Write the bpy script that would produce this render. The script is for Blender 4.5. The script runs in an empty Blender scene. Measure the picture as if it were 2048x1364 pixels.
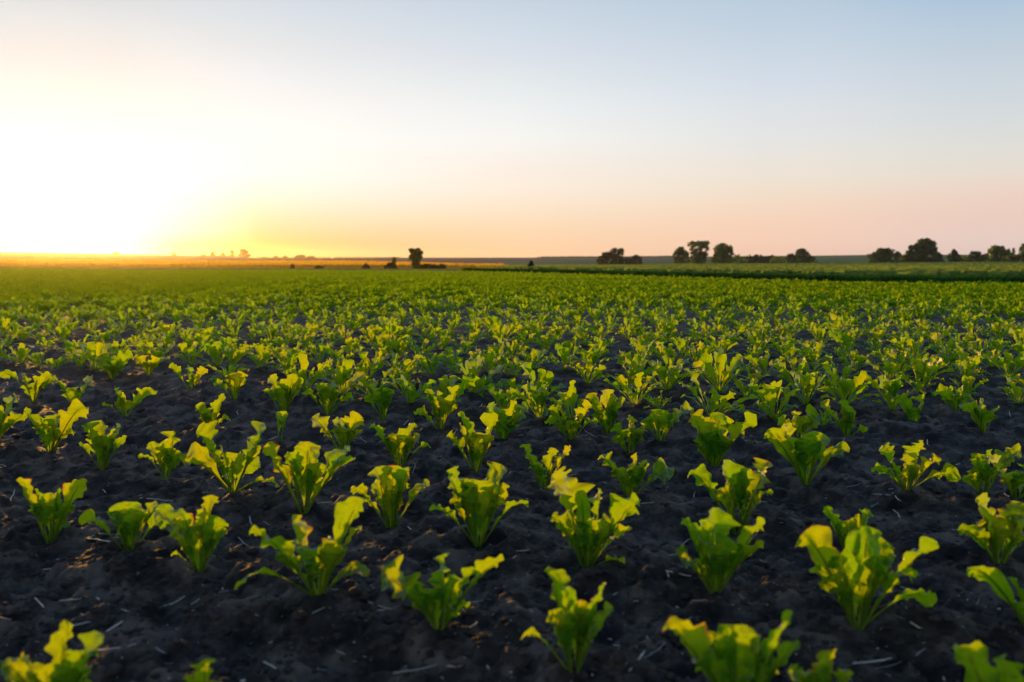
import bpy, bmesh, math, random
import numpy as np
from mathutils import Vector, Quaternion

# ------------------------------------------------------------------ camera, sky, sun, exposure
SC = bpy.context.scene
COL = SC.collection
F = 1707.0                      # focal length in pixels of a 2048 px wide frame
HOR = 520.0                     # row of the true horizon
PITCH = math.atan((682 - HOR) / F)
CH = 0.6                        # camera height
SUN_AZ, SUN_EL = math.radians(-27.4), math.radians(2.7)
SUN_STRENGTH = 5.0
SUN_COLOR = (1.0, 0.47, 0.07)
HAZE_DENSITY = 0.00016
HAZE_ANISO = 0.85

cam_d = bpy.data.cameras.new("camera")
cam = bpy.data.objects.new("camera", cam_d)
COL.objects.link(cam)
SC.camera = cam
cam.location = (0, 0, CH)
cam.rotation_euler = (math.pi / 2 - PITCH, 0, 0)
cam_d.sensor_width = 36.0
cam_d.lens = F * 36.0 / 2048
cam_d.clip_start, cam_d.clip_end = 0.05, 8000
cam_d.dof.use_dof = True
cam_d.dof.focus_distance = 3.3
cam_d.dof.aperture_fstop = 4.0
SC.view_settings.view_transform = 'Standard'
SC.view_settings.look = 'None'
SC.view_settings.exposure = 0.0
SC.view_settings.gamma = 1.0
SC.view_settings.use_curve_mapping = False
SC.cycles.max_bounces = 8
SC.cycles.transparent_max_bounces = 8


def lin(c):
    return tuple(((v / 255) / 12.92 if v / 255 <= 0.04045 else ((v / 255 + 0.055) / 1.055) ** 2.4) for v in c)


def make_world():
    w = bpy.data.worlds.new("World")
    SC.world = w
    w.use_nodes = True
    nt = w.node_tree
    N, L = nt.nodes, nt.links
    bg = N['Background']
    bg.inputs[1].default_value = 0.1
    sky = N.new('ShaderNodeTexSky')
    sky.sky_type = 'NISHITA'
    sky.sun_disc = False
    sky.sun_elevation = SUN_EL
    sky.sun_rotation = SUN_AZ
    tc = N.new('ShaderNodeTexCoord')
    sep = N.new('ShaderNodeSeparateXYZ')
    L.new(tc.outputs['Generated'], sep.inputs[0])

    def m(op, a, b=None, c=None):
        n = N.new('ShaderNodeMath')
        n.operation = op
        for i, v in enumerate((a, b, c)):
            if v is None:
                continue
            if isinstance(v, (int, float)):
                n.inputs[i].default_value = v
            else:
                L.new(v, n.inputs[i])
        return n.outputs[0]
    az = m('ARCTAN2', sep.outputs[0], sep.outputs[1])
    el = m('MULTIPLY', m('ARCSINE', sep.outputs[2]), 180 / math.pi)
    d = m('SUBTRACT', az, SUN_AZ)
    d = m('ARCCOSINE', m('COSINE', d))
    d = m('MULTIPLY', d, 180 / math.pi)                   # degrees away from the sun's bearing
    fac = m('SQRT', m('DIVIDE', m('MAXIMUM', el, 0.0), 90.0))
    # sky colours by height above the horizon, at five bearings away from the sun
    cols = [
        (2.9, [(0, (255, 242, 205), 1.0), (40, (255, 255, 250), 1.05), (78, (255, 255, 255), 1.12), (130, (255, 255, 255), 1.08),
               (200, (255, 255, 255), 1.03), (265, (254, 253, 246), 1), (320, (250, 244, 236), 1), (370, (240, 236, 231), 1),
               (420, (232, 232, 231), 1), (470, (220, 224, 227), 1), (518, (210, 217, 223), 1)]),
        (6.2, [(0, (236, 180, 95), 1), (25, (246, 214, 152), 1), (55, (254, 246, 224), 1), (95, (255, 254, 246), 1),
               (140, (255, 255, 254), 1.03), (200, (255, 255, 254), 1.02), (265, (254, 253, 247), 1), (320, (251, 246, 240), 1), (370, (243, 240, 237), 1),
               (420, (232, 233, 233), 1), (470, (222, 226, 230), 1), (518, (213, 220, 228), 1)]),
        (11.0, [(0, (224, 172, 90), 1), (35, (238, 192, 126), 1), (80, (252, 229, 188), 1), (120, (255, 246, 226), 1),
                (170, (255, 255, 247), 1.02), (250, (254, 254, 250), 1), (310, (251, 247, 244), 1), (350, (243, 243, 243), 1),
                (420, (230, 232, 234), 1), (460, (222, 228, 232), 1), (518, (214, 221, 232), 1)]),
        (27.4, [(0, (252, 205, 156), 1), (20, (253, 209, 164), 1), (60, (253, 219, 180), 1), (100, (253, 230, 202), 1),
                (140, (254, 238, 220), 1), (190, (252, 241, 230), 1), (240, (248, 247, 242), 1), (300, (240, 243, 243), 1),
                (350, (230, 236, 237), 1), (410, (220, 226, 235), 1), (460, (210, 221, 232), 1), (518, (200, 213, 227), 1)]),
        (43.6, [(0, (250, 205, 182), 1), (20, (250, 208, 184), 1), (70, (249, 212, 188), 1), (110, (246, 220, 197), 1),
                (150, (240, 227, 211), 1), (190, (236, 229, 220), 1), (230, (230, 230, 228), 1), (290, (222, 227, 231), 1),
                (340, (213, 222, 233), 1), (400, (203, 216, 229), 1), (460, (193, 209, 224), 1), (518, (185, 204, 221), 1)]),
        (57.7, [(0, (235, 208, 200), 1), (40, (235, 208, 197), 1), (80, (237, 207, 193), 1), (120, (239, 213, 198), 1),
                (150, (233, 221, 208), 1), (200, (224, 223, 217), 1), (250, (215, 220, 222), 1), (300, (207, 216, 223), 1),
                (360, (196, 209, 221), 1), (420, (184, 203, 220), 1), (480, (167, 194, 220), 1), (518, (156, 187, 216), 1)]),
    ]
    prev = None
    for i, (dz, stops) in enumerate(cols):
        r = N.new('ShaderNodeValToRGB')
        cr = r.color_ramp
        pts = []
        for dy, c, k in stops:
            cy = (682 - (HOR - dy)) / F
            e = math.degrees(math.atan((cy * math.cos(PITCH) - math.sin(PITCH)) / (math.cos(PITCH) + cy * math.sin(PITCH))))
            pts.append((math.sqrt(max(e, 0) / 90), [v * k for v in lin(c)]))
        top = pts[-1][1]
        z1, z2 = lin((112, 150, 196)), lin((66, 104, 160))
        pts.append((math.sqrt(32 / 90), [0.35 * a + 0.65 * b for a, b in zip(top, z1)]))
        pts.append((math.sqrt(65 / 90), list(z2)))
        while len(cr.elements) > 1:
            cr.elements.remove(cr.elements[0])
        cr.elements[0].position = pts[0][0]
        cr.elements[0].color = (*pts[0][1], 1)
        for p, c in pts[1:]:
            e_ = cr.elements.new(p)
            e_.color = (*c, 1)
        L.new(fac, r.inputs[0])
        if prev is None:
            prev = r.outputs[0]
        else:
            mr = N.new('ShaderNodeMapRange')
            mr.interpolation_type = 'SMOOTHSTEP' if i == 5 else 'LINEAR'
            mr.inputs[1].default_value = cols[i - 1][0]
            mr.inputs[2].default_value = dz
            L.new(d, mr.inputs[0])
            mx = N.new('ShaderNodeMix')
            mx.data_type = 'RGBA'
            L.new(mr.outputs[0], mx.inputs[0])
            L.new(prev, mx.inputs[6])
            L.new(r.outputs[0], mx.inputs[7])
            prev = mx.outputs[2]
    sc10 = N.new('ShaderNodeVectorMath')
    sc10.operation = 'SCALE'
    sc10.inputs[3].default_value = 10.0
    L.new(prev, sc10.inputs[0])
    fin = N.new('ShaderNodeMix')
    fin.data_type = 'RGBA'
    fin.inputs[0].default_value = 0.004
    L.new(sc10.outputs[0], fin.inputs[6])
    L.new(sky.outputs[0], fin.inputs[7])
    L.new(fin.outputs[2], bg.inputs[0])


make_world()
SUNV = Vector((math.sin(SUN_AZ) * math.cos(SUN_EL), math.cos(SUN_AZ) * math.cos(SUN_EL), math.sin(SUN_EL)))
sl = bpy.data.lights.new("sun", 'SUN')
sl.energy = SUN_STRENGTH
sl.angle = math.radians(0.5)
sl.color = SUN_COLOR
so = bpy.data.objects.new("sun", sl)
so.rotation_euler = SUNV.to_track_quat('Z', 'Y').to_euler()
so.location = SUNV * 50
COL.objects.link(so)


# ------------------------------------------------------------------ small helpers
def slope(ys):
    """pixel row -> rise per metre of depth"""
    cy = (682 - np.asarray(ys, float)) / F
    return (cy * math.cos(PITCH) - math.sin(PITCH)) / (math.cos(PITCH) + cy * math.sin(PITCH))


def fwd(w):
    return math.cos(PITCH) - w * math.sin(PITCH)


def side_of(x, w):
    return (np.asarray(x, float) - 1024) / F * fwd(w)


def tag(o, label=None, cat=None, group=None, kind=None):
    if label:
        o['label'] = label
    if cat:
        o['category'] = cat
    if group:
        o['group'] = group
    if kind:
        o['kind'] = kind
    return o


def empty(name, loc, label, cat, group=None):
    o = bpy.data.objects.new(name, None)
    o.empty_display_size = 0.05
    o.location = loc
    COL.objects.link(o)
    return tag(o, label, cat, group)


def mesh_np(name, verts, faces, mats, mat_idx=None, smooth=True, attrs=None):
    verts = np.asarray(verts, np.float32)
    faces = np.asarray(faces, np.int32)
    k = faces.shape[1]
    me = bpy.data.meshes.new(name)
    me.vertices.add(len(verts))
    me.vertices.foreach_set('co', verts.ravel())
    me.loops.add(faces.size)
    me.loops.foreach_set('vertex_index', faces.ravel())
    me.polygons.add(len(faces))
    me.polygons.foreach_set('loop_start', np.arange(0, faces.size, k, dtype=np.int32))
    me.polygons.foreach_set('use_smooth', np.full(len(faces), smooth))
    for m_ in mats:
        me.materials.append(m_)
    if mat_idx is not None:
        me.polygons.foreach_set('material_index', np.asarray(mat_idx, np.int32))
    for an, av in (attrs or {}).items():
        at = me.attributes.new(an, 'FLOAT', 'POINT')
        at.data.foreach_set('value', np.asarray(av, np.float32))
    me.update(calc_edges=True)
    me.validate()
    return me


def link(name, me, parent=None):
    o = bpy.data.objects.new(name, me)
    COL.objects.link(o)
    if parent is not None:
        o.parent = parent
    return o


def hash2(ix, iy, s):
    h = (ix.astype(np.int64) * 374761393 + iy.astype(np.int64) * 668265263 + s * 1442695041) & 0xffffffff
    h = ((h ^ (h >> 13)) * 1274126177) & 0xffffffff
    h = h ^ (h >> 16)
    return (h & 0xffffff) / float(0xffffff)


def vnoise(x, y, s=0):
    ix, iy = np.floor(x), np.floor(y)
    fx, fy = x - ix, y - iy
    fx = fx * fx * (3 - 2 * fx)
    fy = fy * fy * (3 - 2 * fy)
    a, b = hash2(ix, iy, s), hash2(ix + 1, iy, s)
    c, d = hash2(ix, iy + 1, s), hash2(ix + 1, iy + 1, s)
    return (a + (b - a) * fx) * (1 - fy) + (c + (d - c) * fx) * fy - 0.5


# ------------------------------------------------------------------ terrain
XE = [-300, 0, 300, 600, 940, 1150, 1340, 1520, 1720, 1850, 2048, 2400]
YE = [533, 533.5, 536.5, 536.5, 538.6, 542.5, 548, 553, 557, 557.2, 557.8, 559]
X2 = [-300, 0, 400, 700, 950, 1150, 1340, 1720, 2048, 2400]
Y150 = [531.5, 531.5, 534.5, 534.8, 535.6, 535.5, 535, 534, 532, 532]
Y260 = [521, 521, 523.5, 523.5, 530, 530.5, 528.5, 526.5, 524.5, 524]
XS = [-300, 0, 230, 300, 450, 520, 600, 800, 1050, 1300, 1400, 1650, 1740, 2048, 2400]
YS = [501.5, 504.5, 508, 509.2, 512.5, 516.2, 516.6, 515.3, 515.2, 514.3, 513, 511, 509.6, 509, 507]


def knots(u):
    xs = 1024 + F * np.asarray(u, float) / fwd(0.0)
    dE = -(CH - 0.15) / slope(np.interp(xs, XE, YE))     # the tops of the crop meet this row
    z150 = CH + 150 * slope(np.interp(xs, X2, Y150))
    z260 = CH + 260 * slope(np.interp(xs, X2, Y260))
    z700 = CH + 700 * slope(np.interp(xs, XS, YS))
    return dE, z150, z260, z700


def land(x, y):
    """terrain height without the clods"""
    x = np.asarray(x, float)
    y = np.asarray(y, float)
    yy = np.maximum(y, 0.3)
    dE, z150, z260, z700 = knots(np.clip(x / yy, -2, 2))
    t = np.clip((yy - dE) / (150 - dE), 0, 1)
    z = z150 * t
    t = np.clip((yy - 150) / 110, 0, 1)
    z = z + (z260 - z150) * t
    t = np.clip((yy - 260) / 440, 0, 1)
    z = z + (z700 - z260) * t
    t = np.clip((yy - 700) / 800, 0, 1)
    z = z - (z700 + 4) * t
    return z


def clod(x, y):
    r = np.hypot(x, y)
    f = np.clip((9 - r) / 5, 0, 1)
    # shallow ridges along the drill rows
    q = 0.5 * x + 0.866 * y
    z = 0.010 * np.cos((q - 1.09) / 0.43 * 2 * math.pi)
    z = z + 0.034 * vnoise(x * 2.1, y * 2.1, 1) + 0.022 * vnoise(x * 5.3, y * 5.3, 2)
    z = z + f * (0.022 * vnoise(x * 13, y * 13, 3) + 0.022 * vnoise(x * 27, y * 27, 4))
    n = vnoise(x * 45, y * 45, 5)
    z = z + f * (0.020 * np.maximum(n, -0.15) + 0.009 * vnoise(x * 95, y * 95, 6))
    return z * np.clip((70 - r) / 30, 0, 1)


def gz(x, y):
    return land(x, y) + clod(x, y)


def ground_at(px, py, drop=0.0):
    """where the ray through a pixel meets flat field ground"""
    w = float(slope(py))
    d = -(CH) / w
    return np.array([float(side_of(px, w)) * d, d, 0.0])


# ------------------------------------------------------------------ materials
def new_mat(name):
    m = bpy.data.materials.new(name)
    m.use_nodes = True
    nt = m.node_tree
    return m, nt, nt.nodes, nt.links


def ramp_node(N, stops):
    r = N.new('ShaderNodeValToRGB')
    cr = r.color_ramp
    cr.elements[0].position, cr.elements[0].color = stops[0][0], (*stops[0][1], 1)
    cr.elements[1].position, cr.elements[1].color = stops[-1][0], (*stops[-1][1], 1)
    for p, c in stops[1:-1]:
        cr.elements.new(p).color = (*c, 1)
    return r


def noise_node(N, L, scale, detail=4, rough=0.55, coord='Object', vec=None):
    n = N.new('ShaderNodeTexNoise')
    n.inputs['Scale'].default_value = scale
    n.inputs['Detail'].default_value = detail
    n.inputs['Roughness'].default_value = rough
    if vec is None:
        tc = N.new('ShaderNodeTexCoord')
        vec = tc.outputs[coord]
    L.new(vec, n.inputs['Vector'])
    return n


def mat_ground(name, stops, scale, rough=0.9, spec=0.2, bump=0.0, bscale=60, bdist=0.01, detail=6):
    m, nt, N, L = new_mat(name)
    b = N['Principled BSDF']
    n = noise_node(N, L, scale, detail, 0.6)
    r = ramp_node(N, stops)
    L.new(n.outputs[0], r.inputs[0])
    L.new(r.outputs[0], b.inputs['Base Color'])
    b.inputs['Roughness'].default_value = rough
    b.inputs['Specular IOR Level'].default_value = spec
    if bump:
        n2 = noise_node(N, L, bscale, 6, 0.65)
        bp = N.new('ShaderNodeBump')
        bp.inputs['Strength'].default_value = bump
        bp.inputs['Distance'].default_value = bdist
        L.new(n2.outputs[0], bp.inputs['Height'])
        L.new(bp.outputs[0], b.inputs['Normal'])
    return m


def mat_foliage(name, refl, trans, scale=3.0, spread=0.5, tw=0.5, rough=0.5, gloss=0.0, coord='Object', rand=0.25):
    """leaf shader: diffuse + translucent, clump to clump variation"""
    m, nt, N, L = new_mat(name)
    out = N['Material Output']
    N.remove(N['Principled BSDF'])
    n = noise_node(N, L, scale, 3, 0.6, coord)
    mr = N.new('ShaderNodeMapRange')
    mr.inputs[1].default_value, mr.inputs[2].default_value = 0.3, 0.7
    mr.inputs[3].default_value, mr.inputs[4].default_value = 1 - spread, 1 + spread
    L.new(n.outputs[0], mr.inputs[0])
    oi = N.new('ShaderNodeObjectInfo')
    mr2 = N.new('ShaderNodeMapRange')
    mr2.inputs[3].default_value, mr2.inputs[4].default_value = 1 - rand, 1 + rand
    L.new(oi.outputs['Random'], mr2.inputs[0])
    mul = N.new('ShaderNodeMath')
    mul.operation = 'MULTIPLY'
    L.new(mr.outputs[0], mul.inputs[0])
    L.new(mr2.outputs[0], mul.inputs[1])

    def col(c):
        s = N.new('ShaderNodeVectorMath')
        s.operation = 'SCALE'
        s.inputs[0].default_value = c
        L.new(mul.outputs[0], s.inputs[3])
        return s.outputs[0]
    d = N.new('ShaderNodeBsdfDiffuse')
    t = N.new('ShaderNodeBsdfTranslucent')
    L.new(col(refl), d.inputs[0])
    L.new(col(trans), t.inputs[0])
    a = N.new('ShaderNodeAddShader') if tw is None else N.new('ShaderNodeMixShader')
    if tw is not None:
        a.inputs[0].default_value = tw
        L.new(d.outputs[0], a.inputs[1])
        L.new(t.outputs[0], a.inputs[2])
    else:
        L.new(d.outputs[0], a.inputs[0])
        L.new(t.outputs[0], a.inputs[1])
    L.new(a.outputs[0], out.inputs[0])
    return m


def mat_beet(name):
    """beet leaf: translucent blade, paler midrib and side veins, waxy gloss, a few scorched margins"""
    m, nt, N, L = new_mat(name)
    out = N['Material Output']
    N.remove(N['Principled BSDF'])

    def M(op, a, b=None, c=None, clamp=False):
        n = N.new('ShaderNodeMath')
        n.operation = op
        n.use_clamp = clamp
        for i, v in enumerate((a, b, c)):
            if v is None:
                continue
            if isinstance(v, (int, float)):
                n.inputs[i].default_value = v
            else:
                L.new(v, n.inputs[i])
        return n.outputs[0]

    def mixc(f, a, b):
        n = N.new('ShaderNodeMix')
        n.data_type = 'RGBA'
        L.new(f, n.inputs[0]) if not isinstance(f, float) else None
        for i, v in ((6, a), (7, b)):
            if isinstance(v, tuple):
                n.inputs[i].default_value = (*v, 1)
            else:
                L.new(v, n.inputs[i])
        return n.outputs[2]
    av = N.new('ShaderNodeAttribute')
    av.attribute_name = 'along'
    ac = N.new('ShaderNodeAttribute')
    ac.attribute_name = 'across'
    v = av.outputs['Fac']
    c = M('ABSOLUTE', ac.outputs['Fac'])
    oi = N.new('ShaderNodeObjectInfo')
    rnd = oi.outputs['Random']
    nz = noise_node(N, L, 38, 4, 0.6)
    nzb = noise_node(N, L, 11, 3, 0.5)
    rib = M('SUBTRACT', 1.0, M('MULTIPLY', c, 9.0), clamp=True)
    wave = M('SINE', M('ADD', M('MULTIPLY', v, 62.0), M('MULTIPLY', c, -9.0)))
    vein = M('MULTIPLY', M('SUBTRACT', wave, 0.72, clamp=True), 2.6, clamp=True)
    pale = M('MAXIMUM', rib, M('MULTIPLY', vein, 0.8))
    low = M('SUBTRACT', 1.0, M('MULTIPLY', v, 3.0), clamp=True)
    pale = M('MAXIMUM', pale, M('MULTIPLY', low, 0.7))
    tone = M('ADD', M('MULTIPLY', rnd, 0.55), M('MULTIPLY', nzb.outputs[0], 0.7), clamp=True)
    refl = mixc(tone, (0.028, 0.165, 0.012), (0.058, 0.220, 0.012))
    refl = mixc(M('MULTIPLY', pale, 0.6), refl, (0.14, 0.22, 0.018))
    trn = mixc(tone, (0.13, 0.53, 0.002), (0.60, 0.70, 0.002))
    trn = mixc(M('MULTIPLY', pale, 0.5), trn, (0.50, 0.52, 0.006))
    # scorched margin on some leaves
    edge = M('MULTIPLY', M('SUBTRACT', M('MAXIMUM', c, M('POWER', v, 3.0)), 0.86, clamp=True), 9.0, clamp=True)
    sick = M('MULTIPLY', M('SUBTRACT', rnd, 0.76, clamp=True), 9.0, clamp=True)
    sp = M('MULTIPLY', M('SUBTRACT', nz.outputs[0], 0.44, clamp=True), 14.0, clamp=True)
    dead = M('MULTIPLY', M('MULTIPLY', edge, sick), sp)
    spk = noise_node(N, L, 150, 2, 0.5)
    dirt = M('MULTIPLY', M('SUBTRACT', spk.outputs[0], 0.60, clamp=True), 9.0, clamp=True)
    dirt = M('MULTIPLY', dirt, M('SUBTRACT', 1.1, v, clamp=True))
    refl = mixc(dirt, refl, (0.035, 0.030, 0.020))
    trn = mixc(M('MULTIPLY', dirt, 0.8), trn, (0.10, 0.09, 0.01))
    refl = mixc(dead, refl, (0.34, 0.13, 0.03))
    trn = mixc(dead, trn, (0.60, 0.20, 0.02))
    hgt = M('ADD', M('MULTIPLY', pale, -0.5), M('MULTIPLY', nz.outputs[0], 1.2))
    bp = N.new('ShaderNodeBump')
    bp.inputs['Strength'].default_value = 0.55
    bp.inputs['Distance'].default_value = 0.004
    L.new(hgt, bp.inputs['Height'])
    d = N.new('ShaderNodeBsdfDiffuse')
    t = N.new('ShaderNodeBsdfTranslucent')
    L.new(refl, d.inputs[0])
    L.new(trn, t.inputs[0])
    L.new(bp.outputs[0], d.inputs['Normal'])
    mx = N.new('ShaderNodeMixShader')
    mx.inputs[0].default_value = 0.62
    L.new(d.outputs[0], mx.inputs[1])
    L.new(t.outputs[0], mx.inputs[2])
    g = N.new('ShaderNodeBsdfGlossy')
    g.inputs['Roughness'].default_value = 0.5
    g.inputs['Color'].default_value = (0.8, 0.8, 0.8, 1)
    L.new(bp.outputs[0], g.inputs['Normal'])
    fr = N.new('ShaderNodeFresnel')
    fr.inputs[0].default_value = 1.38
    L.new(bp.outputs[0], fr.inputs['Normal'])
    mg = N.new('ShaderNodeMixShader')
    L.new(M('MULTIPLY', fr.outputs[0], 0.13), mg.inputs[0])
    L.new(mx.outputs[0], mg.inputs[1])
    L.new(g.outputs[0], mg.inputs[2])
    L.new(mg.outputs[0], out.inputs[0])
    return m


def mat_plain(name, c, rough=0.8, spec=0.3, var=0.3, scale=30, coord='Object'):
    return mat_ground(name, [(0.3, tuple(v * (1 - var) for v in c)), (0.7, tuple(v * (1 + var) for v in c))], scale, rough, spec)


M_SOIL = mat_ground('dark_soil', [(0.38, (0.006, 0.0048, 0.004)), (0.5, (0.036, 0.0268, 0.0200)), (0.63, (0.14, 0.105, 0.076))],
                    11.0, 0.78, 0.3, 1.0, 85, 0.012, 9)
M_FARSOIL = mat_ground('field_soil', [(0.3, (0.02, 0.03, 0.01)), (0.7, (0.04, 0.06, 0.015))], 1.5)
M_CLOD = mat_plain('soil_clod', (0.036, 0.028, 0.022), 0.85, 0.2, 0.6, 30)
M_BEET = mat_beet('beet_leaf')
M_FARBEET = mat_foliage('beet_foliage', (0.065, 0.220, 0.012), (0.31, 0.51, 0.003), 2.2, 0.2, 0.55, rand=0)
M_STALK = mat_foliage('beet_stalk', (0.16, 0.25, 0.03), (0.40, 0.42, 0.03), 30, 0.2, 0.4)
M_STRAW = mat_plain('dry_straw', (0.50, 0.43, 0.34), 0.6, 0.4, 0.35, 90)
M_STRAWGREY = mat_plain('grey_straw', (0.24, 0.22, 0.20), 0.6, 0.4, 0.35, 90)
M_STRAWDARK = mat_plain('weathered_straw', (0.13, 0.11, 0.095), 0.8, 0.2, 0.4, 90)
M_WHEATGROUND = mat_ground('wheat_ground', [(0.3, (0.42, 0.20, 0.012)), (0.7, (0.62, 0.32, 0.018))], 0.06, 1.0, 0.0)
M_WHEAT = mat_foliage('wheat', (0.50, 0.27, 0.015), (0.85, 0.50, 0.015), 0.05, 0.3, 0.55, rand=0)
M_OLIVEGROUND = mat_ground('olive_ground', [(0.3, (0.13, 0.165, 0.065)), (0.7, (0.20, 0.23, 0.085))], 0.05, 1.0, 0.0)
M_OLIVE = mat_foliage('olive_crop', (0.15, 0.20, 0.055), (0.19, 0.30, 0.04), 0.05, 0.3, 0.5, rand=0)
M_PLOUGH = mat_ground('ploughed_earth', [(0.3, (0.13, 0.085, 0.078)), (0.7, (0.21, 0.145, 0.125))], 0.015, 1.0, 0.0)
M_GREENHILL = mat_ground('green_hill', [(0.3, (0.13, 0.165, 0.085)), (0.7, (0.19, 0.215, 0.10))], 0.012, 1.0, 0.0)
M_VERGE = mat_foliage('shaded_grass', (0.022, 0.080, 0.014), (0.03, 0.10, 0.008), 0.6, 0.45, 0.35, rand=0)  # dark green carries the shaded side of the verge in its colour
M_BARK = mat_plain('bark', (0.05, 0.04, 0.03), 0.9, 0.1, 0.3, 3)
M_CROWN = {
    'dark': mat_foliage('dark_crown', (0.042, 0.095, 0.020), (0.07, 0.125, 0.012), 0.35, 0.65, 0.4),
    'mid': mat_foliage('mid_crown', (0.075, 0.135, 0.030), (0.16, 0.22, 0.018), 0.35, 0.65, 0.45),
    'light': mat_foliage('light_crown', (0.12, 0.20, 0.032), (0.30, 0.40, 0.024), 0.35, 0.5, 0.5),
    'black': mat_foliage('blackish_crown', (0.036, 0.070, 0.024), (0.05, 0.080, 0.012), 0.35, 0.65, 0.35),
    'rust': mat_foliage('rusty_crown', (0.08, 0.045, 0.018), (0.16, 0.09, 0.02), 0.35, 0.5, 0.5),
}


# ------------------------------------------------------------------ ground sheets
def grid_faces(nr, nc, keep=None):
    i = np.arange(nr - 1)[:, None] * nc + np.arange(nc - 1)[None, :]
    f = np.stack([i, i + 1, i + 1 + nc, i + nc], -1)
    return f.reshape(-1, 4) if keep is None else f[keep]


def build_ground():
    # beet field: fine near the camera, rows even in picture height
    us = np.concatenate([np.linspace(-2.0, -0.75, 40)[:-1], np.linspace(-0.75, 0.75, 560), np.linspace(0.75, 2.0, 40)[1:]])
    ts = np.concatenate([np.linspace(0, 0.985, 620), np.linspace(0.985, 1, 12)[1:]])
    dE = knots(us)[0]
    near = 0.62
    inv = (1 / near) * (1 - ts[:, None]) + (1 / dE[None, :]) * ts[:, None]
    Y = 1 / inv
    X = us[None, :] * Y
    Z = gz(X, Y)
    V = np.stack([X, Y, Z], -1).reshape(-1, 3)
    me = mesh_np('ground', V, grid_faces(len(ts), len(us)), [M_SOIL])
    tag(link('ground', me), kind='structure')
    # the same soil beside and behind the camera
    xs = np.linspace(-30, 30, 61)
    yl = np.linspace(-30, 0, 31)
    V, Fc = [], []
    gx, gy = np.meshgrid(xs, yl)
    b = np.stack([gx, gy, np.full_like(gx, -0.03)], -1).reshape(-1, 3)
    me = mesh_np('ground', b, grid_faces(31, 61), [M_SOIL])
    tag(link('ground', me), kind='structure')
    gx, gy = np.meshgrid(np.linspace(-3, 3, 25), np.linspace(0, 0.75, 8))
    b = np.stack([gx, gy, np.full_like(gx, -0.045)], -1).reshape(-1, 3)
    me = mesh_np('ground', b, grid_faces(8, 25), [M_SOIL])
    tag(link('ground', me), kind='structure')
    # land beyond the beet field, split by what grows on it
    us = np.linspace(-2.0, 2.0, 401)
    dE = knots(us)[0]
    rows = [dE + (150 - dE) * t for t in np.linspace(0, 1, 10)]
    rows += [np.full_like(us, v) for v in np.linspace(150, 260, 12)[1:]]
    rows += [np.full_like(us, v) for v in np.linspace(260, 700, 26)[1:]]
    rows += [np.full_like(us, v) for v in np.linspace(700, 1500, 10)[1:]]
    Y = np.array(rows)
    X = us[None, :] * Y
    Z = land(X, Y)
    V = np.stack([X, Y, Z], -1).reshape(-1, 3)
    nr, nc = Y.shape
    r = np.arange(nr - 1)[:, None] + 0 * np.arange(nc - 1)[None, :]
    sx = 1024 + F * (us[:-1] + us[1:]) / 2 / fwd(0.0)
    sx = np.broadcast_to(sx[None, :], r.shape)
    wheat = (r >= 3) & (r < 20) & (sx < 1010)
    olive = (r < 20) & ~wheat
    right_up = (r >= 20) & (sx > 1345 - 0.0 * r)
    hills = (r >= 20) & ~right_up
    kx = 880 + 12 * (r - 20)
    green = hills & (sx > kx + 70 * np.sin(r * 1.7))
    plough = hills & ~green
    for nm, mk, mt in (('wheat_field', wheat, M_WHEATGROUND), ('pasture', olive | right_up, M_OLIVEGROUND),
                       ('ploughed_hill', plough, M_PLOUGH), ('green_hill', green, M_GREENHILL)):
        f = grid_faces(nr, nc, mk)
        used = np.unique(f)
        remap = np.zeros(len(V), np.int32)
        remap[used] = np.arange(len(used))
        tag(link(nm, mesh_np(nm, V[used], remap[f], [mt])), kind='structure')


build_ground()


def build_clods():
    bm = bmesh.new()
    bmesh.ops.create_icosphere(bm, subdivisions=2, radius=1)
    bv = np.array([v.co[:] for v in bm.verts])
    bf = np.array([[v.index for v in f.verts] for f in bm.faces])
    bm.free()
    rng = np.random.default_rng(5)
    VV, FF = [], []
    n = 6500
    inv = rng.uniform(1 / 5.5, 1 / 0.95, n)
    y = 1 / inv
    x = y * rng.uniform(-0.72, 0.72, n)
    z = gz(x, y)
    R = rng.gamma(1.8, 0.0014, n) + 0.0016
    for i in range(n):
        s = bv * (1 + 0.95 * vnoise(bv[:, 0] * 1.3 + i * 7.1, bv[:, 1] * 1.3 + bv[:, 2] * 2.3, i % 50)[:, None])
        s = s * (R[i] * np.array([rng.uniform(0.8, 1.6), rng.uniform(0.8, 1.4), rng.uniform(0.35, 0.8)]))
        a = rng.uniform(0, 6.28)
        c_, s_ = math.cos(a), math.sin(a)
        s = np.stack([s[:, 0] * c_ - s[:, 1] * s_, s[:, 0] * s_ + s[:, 1] * c_, s[:, 2]], -1)
        VV.append(s + np.array([x[i], y[i], z[i] + R[i] * 0.15]))
        FF.append(bf + i * len(bv))
    tag(link('soil_clods', mesh_np('soil_clods', np.concatenate(VV), np.concatenate(FF), [M_CLOD], smooth=False)), kind='stuff')


build_clods()


# ------------------------------------------------------------------ beet leaves
def bez(P, v):
    v = v[:, None]
    a = (1 - v)
    pos = a**3 * P[0] + 3 * a * a * v * P[1] + 3 * a * v * v * P[2] + v**3 * P[3]
    tan = 3 * a * a * (P[1] - P[0]) + 6 * a * v * (P[2] - P[1]) + 3 * v * v * (P[3] - P[2])
    tan /= np.linalg.norm(tan, axis=1)[:, None] + 1e-9
    return pos, tan


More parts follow.
